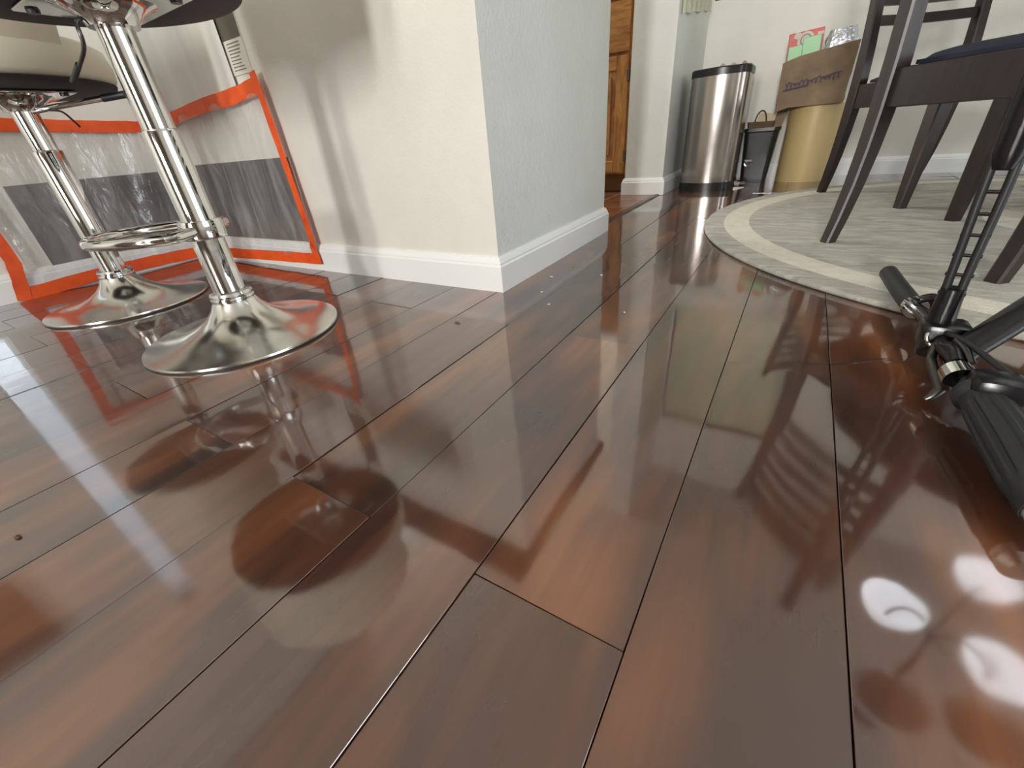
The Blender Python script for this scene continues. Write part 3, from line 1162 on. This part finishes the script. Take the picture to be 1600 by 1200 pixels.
# ------------------------------------------------------------------ step can
tc_ = empty('step_can', (-0.424, 2.77, 0), 0, 'tall brushed steel pedal bin with black lid beside the wall stub', 'bin')


def rrect(hx, hy, r, z, n=8, yo=0.0):
    out = []
    for cx, cy, a0 in ((hx - r, hy - r, 0), (-hx + r, hy - r, 90), (-hx + r, -hy + r, 180), (hx - r, -hy + r, 270)):
        for k in range(n + 1):
            a = math.radians(a0 + 90 * k / n)
            out.append((cx + r * math.cos(a), cy + yo + r * math.sin(a), z))
    return out




def bowed(z):
    pts = rrect(.130, .125, .045, z)
    front = [(-.085 + .17 * k / 12, -.125 - .022 * math.sin(math.pi * k / 12) ** 0.9, z) for k in range(1, 12)]
    i_ = 3 * 9          # the front edge lies between the third and the fourth corner
    return pts[:i_] + front + pts[i_:]


b = B(); loft(b, [bowed(0.036), bowed(0.505)]); done(b, 'body', M_steel, tc_, 35)
b = B(); loft(b, [[(p[0] * 1.03, p[1] * 1.03, p[2]) for p in bowed(0.0)], [(p[0] * 1.03, p[1] * 1.03, p[2]) for p in bowed(0.036)]]); done(b, 'base_ring', M_binblk, tc_, 35)
b = B(); loft(b, [[(p[0] * q_, p[1] * q_, p[2]) for p in bowed(z_)] for z_, q_ in ((0.505, 1.03), (0.532, 1.03), (0.537, 1.0))]); done(b, 'lid', M_binblk, tc_, 35)
b = B(); loft(b, [[(.134, .02, .006), (.134, .09, .006), (.134, .09, .024), (.134, .02, .024)], [(.185, .03, .006), (.185, .08, .006), (.185, .08, .012), (.185, .03, .012)]]); done(b, 'pedal', M_steel, tc_)
b = B()


def lin(u, v):
    a = u
    return (-0.02 + 0.13 * u, -0.02 + 0.10 * math.sin(3 * u) * 0.3, 0.5375 + v * (0.012 + 0.01 * math.sin(17 * u)))


grid(b, 14, 3, lin)
bmesh.ops.solidify(b, geom=b.faces[:], thickness=0.001)
done(b, 'bin_liner', Mat('pink_white_liner', srgb(222, 196, 196), 0.5).m, tc_)

# ------------------------------------------------------------------ black waste bin with paper bag inside
bn = empty('waste_bin', (-0.215, 2.99, 0), 0, 'small black plastic waste bin between the steel can and the drum', 'bin')
b = B()
outer = [rrect(.062, .075, .02, 0.0), rrect(.080, .095, .026, 0.245), rrect(.085, .10, .028, 0.25), rrect(.085, .10, .028, 0.265), rrect(.078, .092, .024, 0.265), rrect(.060, .073, .02, 0.012)]
loft(b, outer); done(b, 'bucket', M_binblk, bn, 35)
b = B()
T = Matrix.Translation((-0.035, -0.098, 0.10)) @ Matrix.Rotation(math.radians(86), 4, 'X')
tube(b, [T @ Vector((0.017 * math.cos(a), 0.012 * math.sin(a), 0)) for a in [2 * math.pi * k / 20 for k in range(20)]], 0.003, 8, closed=True)
box(b, -0.055, -0.015, -0.1, -0.094, 0.112, 0.118)
done(b, 'chrome_badge', M_chrome, bn, True)
pb = empty('small_paper_bag', (-0.23, 2.99, 0.016), math.radians(8), 'small kraft paper bag with twisted handles stuffed in the black bin', 'paper bag')
b = B()
S = []
for z, hx, hy in ((0, .045, .05), (0.16, .05, .058), (0.24, .058, .062), (0.278, .062, .066)):
    S.append([(p[0] + 0.003 * math.sin(40 * p[1] + z * 30), p[1] + 0.003 * math.sin(50 * p[0] + z * 20), p[2]) for p in rrect(hx, hy, .008, z, 3)])
loft(b, S, cap=False)
bmesh.ops.solidify(b, geom=b.faces[:], thickness=0.0015)
done(b, 'bag_body', M_kraft, pb)
b = B(); tube(b, bez((-0.035, -0.05, 0.26), (-0.035, -0.05, 0.35), (0.02, -0.05, 0.35), (0.02, -0.05, 0.26), 14), 0.0035, 8); done(b, 'handle', Mat('dark_twisted_paper', srgb(84, 56, 40), 0.8).m, pb, True)
b = B()
box(b, -0.05, 0.03, -0.035, -0.028, 0.12, 0.315, M=Matrix.Rotation(math.radians(6), 4, 'Y'))
tag(done(b, 'folded_paper', M_ltkraft, None), 'cream folded paper sticking up from the black bin', 'paper').location = (-0.225, 2.985, 0.016)
b = B()
box(b, 0.0, 0.045, 0.0, 0.006, 0.10, 0.345, M=Matrix.Rotation(math.radians(14), 4, 'Y'))
tag(done(b, 'brown_card', M_kraft, None), 'brown card flap poking out of the black bin by the drum', 'card').location = (-0.24, 2.995, 0.016)

# ------------------------------------------------------------------ drum with a grocery bag on top
dm = empty('fibre_drum', (0.012, 3.0, 0), 0, 'tan round fibre drum standing at the back wall under a grocery bag', 'drum')
b = B(); lathe(b, [(0, 0.0), (0.117, 0.0), (0.118, 0.004), (0.118, 0.336), (0, 0.336)], 56); done(b, 'shell', M_drum, dm, 40)
b = B(); lathe(b, [(0.118, 0.325), (0.1205, 0.325), (0.1205, 0.342), (0.117, 0.346), (0, 0.346)], 56); done(b, 'lid', M_drum, dm, 40)

gb = empty('grocery_bag', (-0.03, 2.935, 0.346), 0, 'large brown paper grocery bag standing on the tan drum', 'paper bag')
b = B()
NX = 26


def bagp(u, v, k):
    # u around 0..1 (front, right, back, left), v height 0..1
    w0, w1, dep = 0.139, 0.145, 0.072
    per = [(-1, -1), (1, -1), (1, 1), (-1, 1), (-1, -1)]
    s = u * 4
    i = min(int(s), 3)
    f = s - i
    ax = per[i][0] + (per[i + 1][0] - per[i][0]) * f
    ay = per[i][1] + (per[i + 1][1] - per[i][1]) * f
    w = w0 + (w1 - w0) * v
    x = ax * w - 0.010 * (1 - v) * 0 + 0.0
    y = ay * dep
    h = 0.217 + 0.02 * (x / w) * 1.0
    z = v * h
    # the unsupported left end sags over the drum edge
    over = max(0.0, -x - 0.082)
    z -= 0.30 * over * (1 - 0.4 * v) - 0.0
    y += 0.008 * noise.noise((x * 22, z * 22, ay)) + 0.004 * noise.noise((x * 60, z * 50, 3 + ay))
    x += 0.005 * noise.noise((z * 30, ay * 2, 7)) - 0.012 * (1 - v) * (ax < 0) * 0
    return Vector((x, y, z))


NU, NV = 96, 14
rows = []
for j in range(NV + 1):
    rows.append([b.verts.new(bagp(i / NU, j / NV, 0)) for i in range(NU)])
for j in range(NV):
    for i in range(NU):
        b.faces.new((rows[j][i], rows[j][(i + 1) % NU], rows[j + 1][(i + 1) % NU], rows[j + 1][i]))
b.faces.new(rows[0][::-1])
done(b, 'bag_body', M_kraft, gb, 50)
# purple-grey script printed on the front
b = B()
q = random.Random(11)
x = -0.115
base_z = lambda x: 0.088 + 0.20 * (x + 0.115) * 0.55
pts = []
t = 0.0
while x < 0.10:
    a = t * 7.5
    amp = 0.010 + 0.006 * math.sin(t * 2.1)
    pts.append(Vector((x + 0.006 * math.sin(a), -0.0835, base_z(x) + amp * math.cos(a))))
    t += 0.16
    x += 0.0032
tube(b, pts, 0.0026, 6)
tube(b, [(-0.12, -0.0835, 0.072), (-0.06, -0.0835, 0.080), (-0.02, -0.0835, 0.086)], 0.003, 6)
tube(b, [(0.03, -0.0835, 0.108), (0.075, -0.0835, 0.122), (0.105, -0.0835, 0.124)], 0.0022, 6)
done(b, 'script_print', M_purple, gb, True)


def carton(name, label, cat, loc, sx, sy, sz, ry, mat):
    root = empty(name, loc, 0, label, cat)
    root.rotation_euler = (0, math.radians(ry), 0)
    b = B(); box(b, -sx / 2, sx / 2, -sy / 2, sy / 2, 0, sz, 0.002); done(b, 'carton', mat, root)
    return root


rc = carton('food_carton', 'red food carton with a pale round picture sticking out of the grocery bag', 'carton', (-0.092, 2.965, 0.44), 0.142, 0.03, 0.215, -4, M_red)
b = B(); lathe(b, [(0, 0), (0.034, 0), (0.034, 0.001), (0, 0.001)], 28, M=Matrix.Translation((0.0, -0.0152, 0.178)) @ Matrix.Rotation(math.pi / 2, 4, 'X')); done(b, 'round_picture', M_pale, rc)
b = B(); lathe(b, [(0.018, 0.001), (0.023, 0.001), (0.023, 0.0016), (0.018, 0.0016)], 24, M=Matrix.Translation((0.0, -0.0152, 0.18)) @ Matrix.Rotation(math.pi / 2, 4, 'X')); done(b, 'round_outline', Mat('grey_print', srgb(150, 140, 132), 0.6).m, rc)
b = B(); box(b, -0.06, -0.035, -0.0165, -0.0152, 0.165, 0.19, M=Matrix.Rotation(math.radians(20), 4, 'Y') @ Matrix.Translation((-0.055, 0, 0.0))); done(b, 'light_patch', M_pale, rc)
b = B(); box(b, 0.045, 0.07, -0.0165, -0.0152, 0.188, 0.200); done(b, 'light_patch', M_pale, rc)
carton('green_packet', 'pale green packet at the left in the grocery bag', 'packet', (-0.128, 2.93, 0.44), 0.058, 0.02, 0.158, -4, M_green)
carton('green_packet', 'pale green packet at the right in the grocery bag, the taller one', 'packet', (-0.058, 2.93, 0.44), 0.072, 0.02, 0.188, -6, M_green)
carton('cream_packet', 'small pale packet at the left rim of the grocery bag', 'packet', (-0.150, 2.965, 0.43), 0.02, 0.02, 0.135, -4, M_pale)
b = B()


def foil(u, v):
    a = 2 * math.pi * u
    r = (0.25 + 0.75 * math.sin(math.pi * (0.12 + 0.72 * v)) ** 0.6)
    n_ = 1 + 0.25 * noise.noise((math.cos(a) * 2.2, math.sin(a) * 2.2, v * 5))
    return (0.052 * r * n_ * math.cos(a) * 1.35, 0.035 * r * n_ * math.sin(a), v * 0.198 + 0.012 * noise.noise((math.cos(a) * 3, math.sin(a) * 3, 4 + v * 3)))


vs = [[b.verts.new(foil(i / 28, j / 16)) for i in range(28)] for j in range(17)]
for j in range(16):
    for i in range(28):
        b.faces.new((vs[j][i], vs[j][(i + 1) % 28], vs[j + 1][(i + 1) % 28], vs[j + 1][i]))
b.faces.new(vs[0][::-1]); b.faces.new(vs[-1])
fo = tag(done(b, 'foil_pouch', M_foil, None, 30), 'crumpled silver foil pouch at the right in the grocery bag', 'pouch')
fo.location = (0.044, 2.93, 0.44)

# ------------------------------------------------------------------ crumpled white cloth on the rug
b = B()


def clo(u, v):
    x = (u - 0.5) * 0.36
    y = (v - 0.5) * 0.20
    e = max(0, 1 - (2 * u - 1) ** 4) * max(0, 1 - (2 * v - 1) ** 4)
    z = e * (0.022 + 0.03 * abs(noise.noise((x * 9, y * 11, 1))) + 0.012 * math.sin(30 * x + 22 * y))
    return (x + 0.01 * noise.noise((x * 12, y * 12, 5)), y + 0.012 * noise.noise((x * 10, y * 10, 9)), max(0.0008, z))


grid(b, 40, 26, clo)
bmesh.ops.solidify(b, geom=b.faces[:], thickness=0.0008)
cl = tag(done(b, 'cloth', M_cloth, None, True), 'crumpled white cloth lying on the rug behind the chair legs', 'cloth')
cl.location = (0.93, 2.44, RZ + 0.001)

# ------------------------------------------------------------------ upturned bicycle: handlebar resting on the floor
bk = empty('bicycle', (0.21, 0.75, 0), 0, 'black bicycle front end turned upside down, handlebar grip resting on the floor', 'bicycle')


def bp(o):
    return par(o, bk)


bar = [(0.2385, 0.425, 0.026), (0.2365, 0.52, 0.030), (0.2275, 0.61, 0.036), (0.213, 0.70, 0.048), (0.209, 0.76, 0.052), (0.207, 0.83, 0.048), (0.206, 0.89, 0.040), (0.200, 1.0, 0.038), (0.1955, 1.085, 0.038)]
b = B(); tube(b, catmull(bar, 6), 0.0095, 16); bp(done(b, 'handlebar', M_blackpaint, None, True))
# near grip: ribbed rubber sleeve
b = B()
P = catmull(bar[0:3], 14)
fr_ = frames(P)
rings = []
SEG = 72
for i, (p, u, w) in enumerate(fr_):
    t = i / (len(fr_) - 1)
    body = 0.0185 + 0.003 * math.sin(math.pi * min(1, t * 1.1)) + (0.004 if t > 0.93 else 0)
    ring = []
    for k in range(SEG):
        a = 2 * math.pi * k / SEG
        rib = 0.0016 * (math.cos(12 * a) > 0.1) * (0.15 < t < 0.85)
        ring.append(b.verts.new(p + (u * math.cos(a) + w * math.sin(a)) * (body + rib)))
    rings.append(ring)
for i in range(len(rings) - 1):
    for k in range(SEG):
        b.faces.new((rings[i][k], rings[i][(k + 1) % SEG], rings[i + 1][(k + 1) % SEG], rings[i + 1][k]))
b.faces.new(rings[0][::-1]); b.faces.new(rings[-1])
bp(done(b, 'grip', M_grip, None, 30))
d = (Vector(bar[0]) - Vector(bar[1])).normalized()
e0 = Vector(bar[0])
b = B(); tube(b, [e0 + d * 0.0005, e0 + d * 0.012, e0 + d * 0.018], [0.0175, 0.0170, 0.009], 24); bp(done(b, 'bar_end_plug', M_chrome, None, 30))
# far grip
b = B(); tube(b, catmull(bar[6:9], 6), 0.0145, 20); bp(done(b, 'grip', M_grip, None, True))
b = B(); tube(b, [(0.2065, 0.868, 0.043), (0.206, 0.884, 0.041)], 0.0165, 20); bp(done(b, 'grip_clamp', M_chrome, None, 40))
# bell on the bar
b = B()
T = Matrix.Translation((0.222, 0.885, 0.042)) @ Matrix.Rotation(math.radians(-62), 4, 'X') @ Matrix.Rotation(math.radians(-15), 4, 'Y')
lathe(b, [(0, 0.016), (0.012, 0.0145), (0.021, 0.009), (0.025, 0.0), (0.025, -0.006), (0, -0.006)], 32, M=T)
bp(done(b, 'bell', M_blackpaint, None, 50))
# stem, steerer and cables
S0, S1 = Vector((0.2095, 0.746, 0.02)), Vector((0.196, 0.746, 0.305))
dirv = (S1 - S0).normalized()
b = B(); tube(b, [S0, S0 + dirv * 0.03, S0 + dirv * 0.095], [0.014, 0.0155, 0.0125], 20); bp(done(b, 'stem', M_blackpaint, None, 40))
b = B(); box(b, 0.19, 0.24, 0.722, 0.768, 0.032, 0.070, 0.008, 2); bp(done(b, 'stem_clamp', M_blackpaint, None, 40))
side = Vector((0.70, -0.20, 0)).normalized()
for s in (-1, 1):
    b = B()
    pts = [S0 + dirv * h + side * (s * 0.0085 * (1 - 0.15 * math.sin(h * 20))) for h in [0.07 + 0.03 * k for k in range(19)]]
    tube(b, pts, 0.0048, 10)
    bp(done(b, 'cable', M_rubber, None, True))
for k in range(9):
    h = 0.088 + 0.0245 * k
    c_ = S0 + dirv * h
    b = B(); tube(b, [c_ - side * 0.0135, c_ + side * 0.0135], 0.0022, 8); bp(done(b, 'cable_tie', M_blackpaint, None))
b = B(); tube(b, [S0 + dirv * 0.235, S0 + dirv * 0.25, S0 + dirv * 0.60], [0.010, 0.0145, 0.0145], 20); bp(done(b, 'steerer_tube', M_blackpaint, None, 40))
# frame tube running off to the right
b = B(); tube(b, [(0.222, 0.690, 0.046), (0.234, 0.700, 0.058), (0.272, 0.727, 0.0975), (0.40, 0.82, 0.22), (0.53, 0.915, 0.345)], 0.0165, 20); bp(done(b, 'frame_tube', M_blackpaint, None, True))
# chrome ring clamp
b = B()
c_ = Vector((0.207, 0.724, 0.053))
n1 = Vector((0.15, -0.75, 0.45)).normalized()
a1 = n1.orthogonal().normalized(); a2 = n1.cross(a1)
tube(b, [c_ + (a1 * math.cos(2 * math.pi * k / 28) + a2 * math.sin(2 * math.pi * k / 28)) * 0.0125 for k in range(28)], 0.0024, 8, closed=True)
bp(done(b, 'ring_clamp', M_chrome, None, True))
# brake lever: bracket, blade, tip
b = B(); tube(b, catmull([(0.206, 0.722, 0.048), (0.203, 0.70, 0.036), (0.199, 0.675, 0.036), (0.202, 0.652, 0.028), (0.206, 0.635, 0.02)], 5), [0.0055] * 21, 12); bp(done(b, 'brake_lever', M_dkmetal, None, True))
b = B(); tube(b, [(0.206, 0.638, 0.02), (0.199, 0.630, 0.013), (0.194, 0.628, 0.008)], [0.006, 0.005, 0.003], 10); bp(done(b, 'lever_tip', M_dkmetal, None, True))
b = B(); tube(b, [(0.217, 0.630, 0.039), (0.215, 0.650, 0.041)], 0.0165, 22); bp(done(b, 'lever_clamp', M_chrome, None, 40))
b = B(); tube(b, catmull([(0.214, 0.655, 0.052), (0.212, 0.68, 0.058), (0.210, 0.71, 0.052)], 5), 0.006, 12); bp(done(b, 'lever_bracket', M_blackpaint, None, True))
b = B(); tube(b, catmull([(0.226, 0.655, 0.052), (0.222, 0.672, 0.06), (0.218, 0.70, 0.062)], 5), 0.0045, 12); bp(done(b, 'adjuster', M_dkmetal, None, True))
b = B(); tube(b, catmull([(0.212, 0.722, 0.062), (0.222, 0.69, 0.066), (0.234, 0.655, 0.064), (0.246, 0.625, 0.060), (0.262, 0.60, 0.056)], 6), 0.0035, 10); bp(done(b, 'brake_cable', M_rubber, None, True))
b = B(); box(b, 0.215, 0.262, 0.585, 0.628, 0.034, 0.064, 0.010, 2); bp(done(b, 'shifter_body', M_blackpaint, None, 40))

# loose wire strand on the floor
b = B(); tube(b, catmull([(0.205, 0.735, 0.03), (0.19, 0.742, 0.006), (0.166, 0.748, 0.0015), (0.12, 0.715, 0.001), (0.085, 0.70, 0.001), (0.06, 0.695, 0.001)], 8), 0.0006, 6)
tag(done(b, 'wire_strand', M_dkmetal, None, True), 'thin loose wire strand trailing on the floor from the bicycle', 'wire')

# ------------------------------------------------------------------ crumbs on the floor
labs = [((-0.502, 0.978), 'white crumb on the floor nearest the end of the bar wall baseboard', 0.0035),
        ((-0.470, 0.860), 'white crumb on the floor just right of the wall corner', 0.003),
        ((-0.383, 1.03), 'pale crumb on the floor in front of the kitchen opening', 0.003),
        ((-0.415, 0.79), 'white crumb on the floor below the wall corner on a middle plank', 0.003),
        ((-0.245, 0.80), 'lone pale crumb on the floor between bar wall and rug', 0.003),
        ((-0.636, -0.037), 'dark brown speck on the floor at the far left', 0.0036)]
for i, ((x, y), lab, s) in enumerate(labs):
    b = B()
    bmesh.ops.create_icosphere(b, subdivisions=1, radius=s)
    for v_ in b.verts:
        v_.co = Vector((v_.co.x * (1.4 + 0.6 * noise.noise(v_.co * 400 + Vector((i, 0, 0)))), v_.co.y * 0.8, v_.co.z * 0.4))
    o = tag(done(b, 'crumb' if i < 5 else 'speck', M_crumb if i < 5 else M_splinter), lab, 'crumb')
    o.location = (x, y, s * 0.36)
    o.rotation_euler = (0, 0, i * 1.3)
b = B(); tube(b, [(-0.008, 0, 0), (0.0, 0.001, 0.0008), (0.009, -0.001, 0.0002)], [0.0006, 0.0014, 0.0005], 6)
o = tag(done(b, 'splinter', M_splinter), 'brown wood splinter on the floor in front of the bar wall corner', 'splinter')
o.location = (-0.548, 0.626, 0.0015)
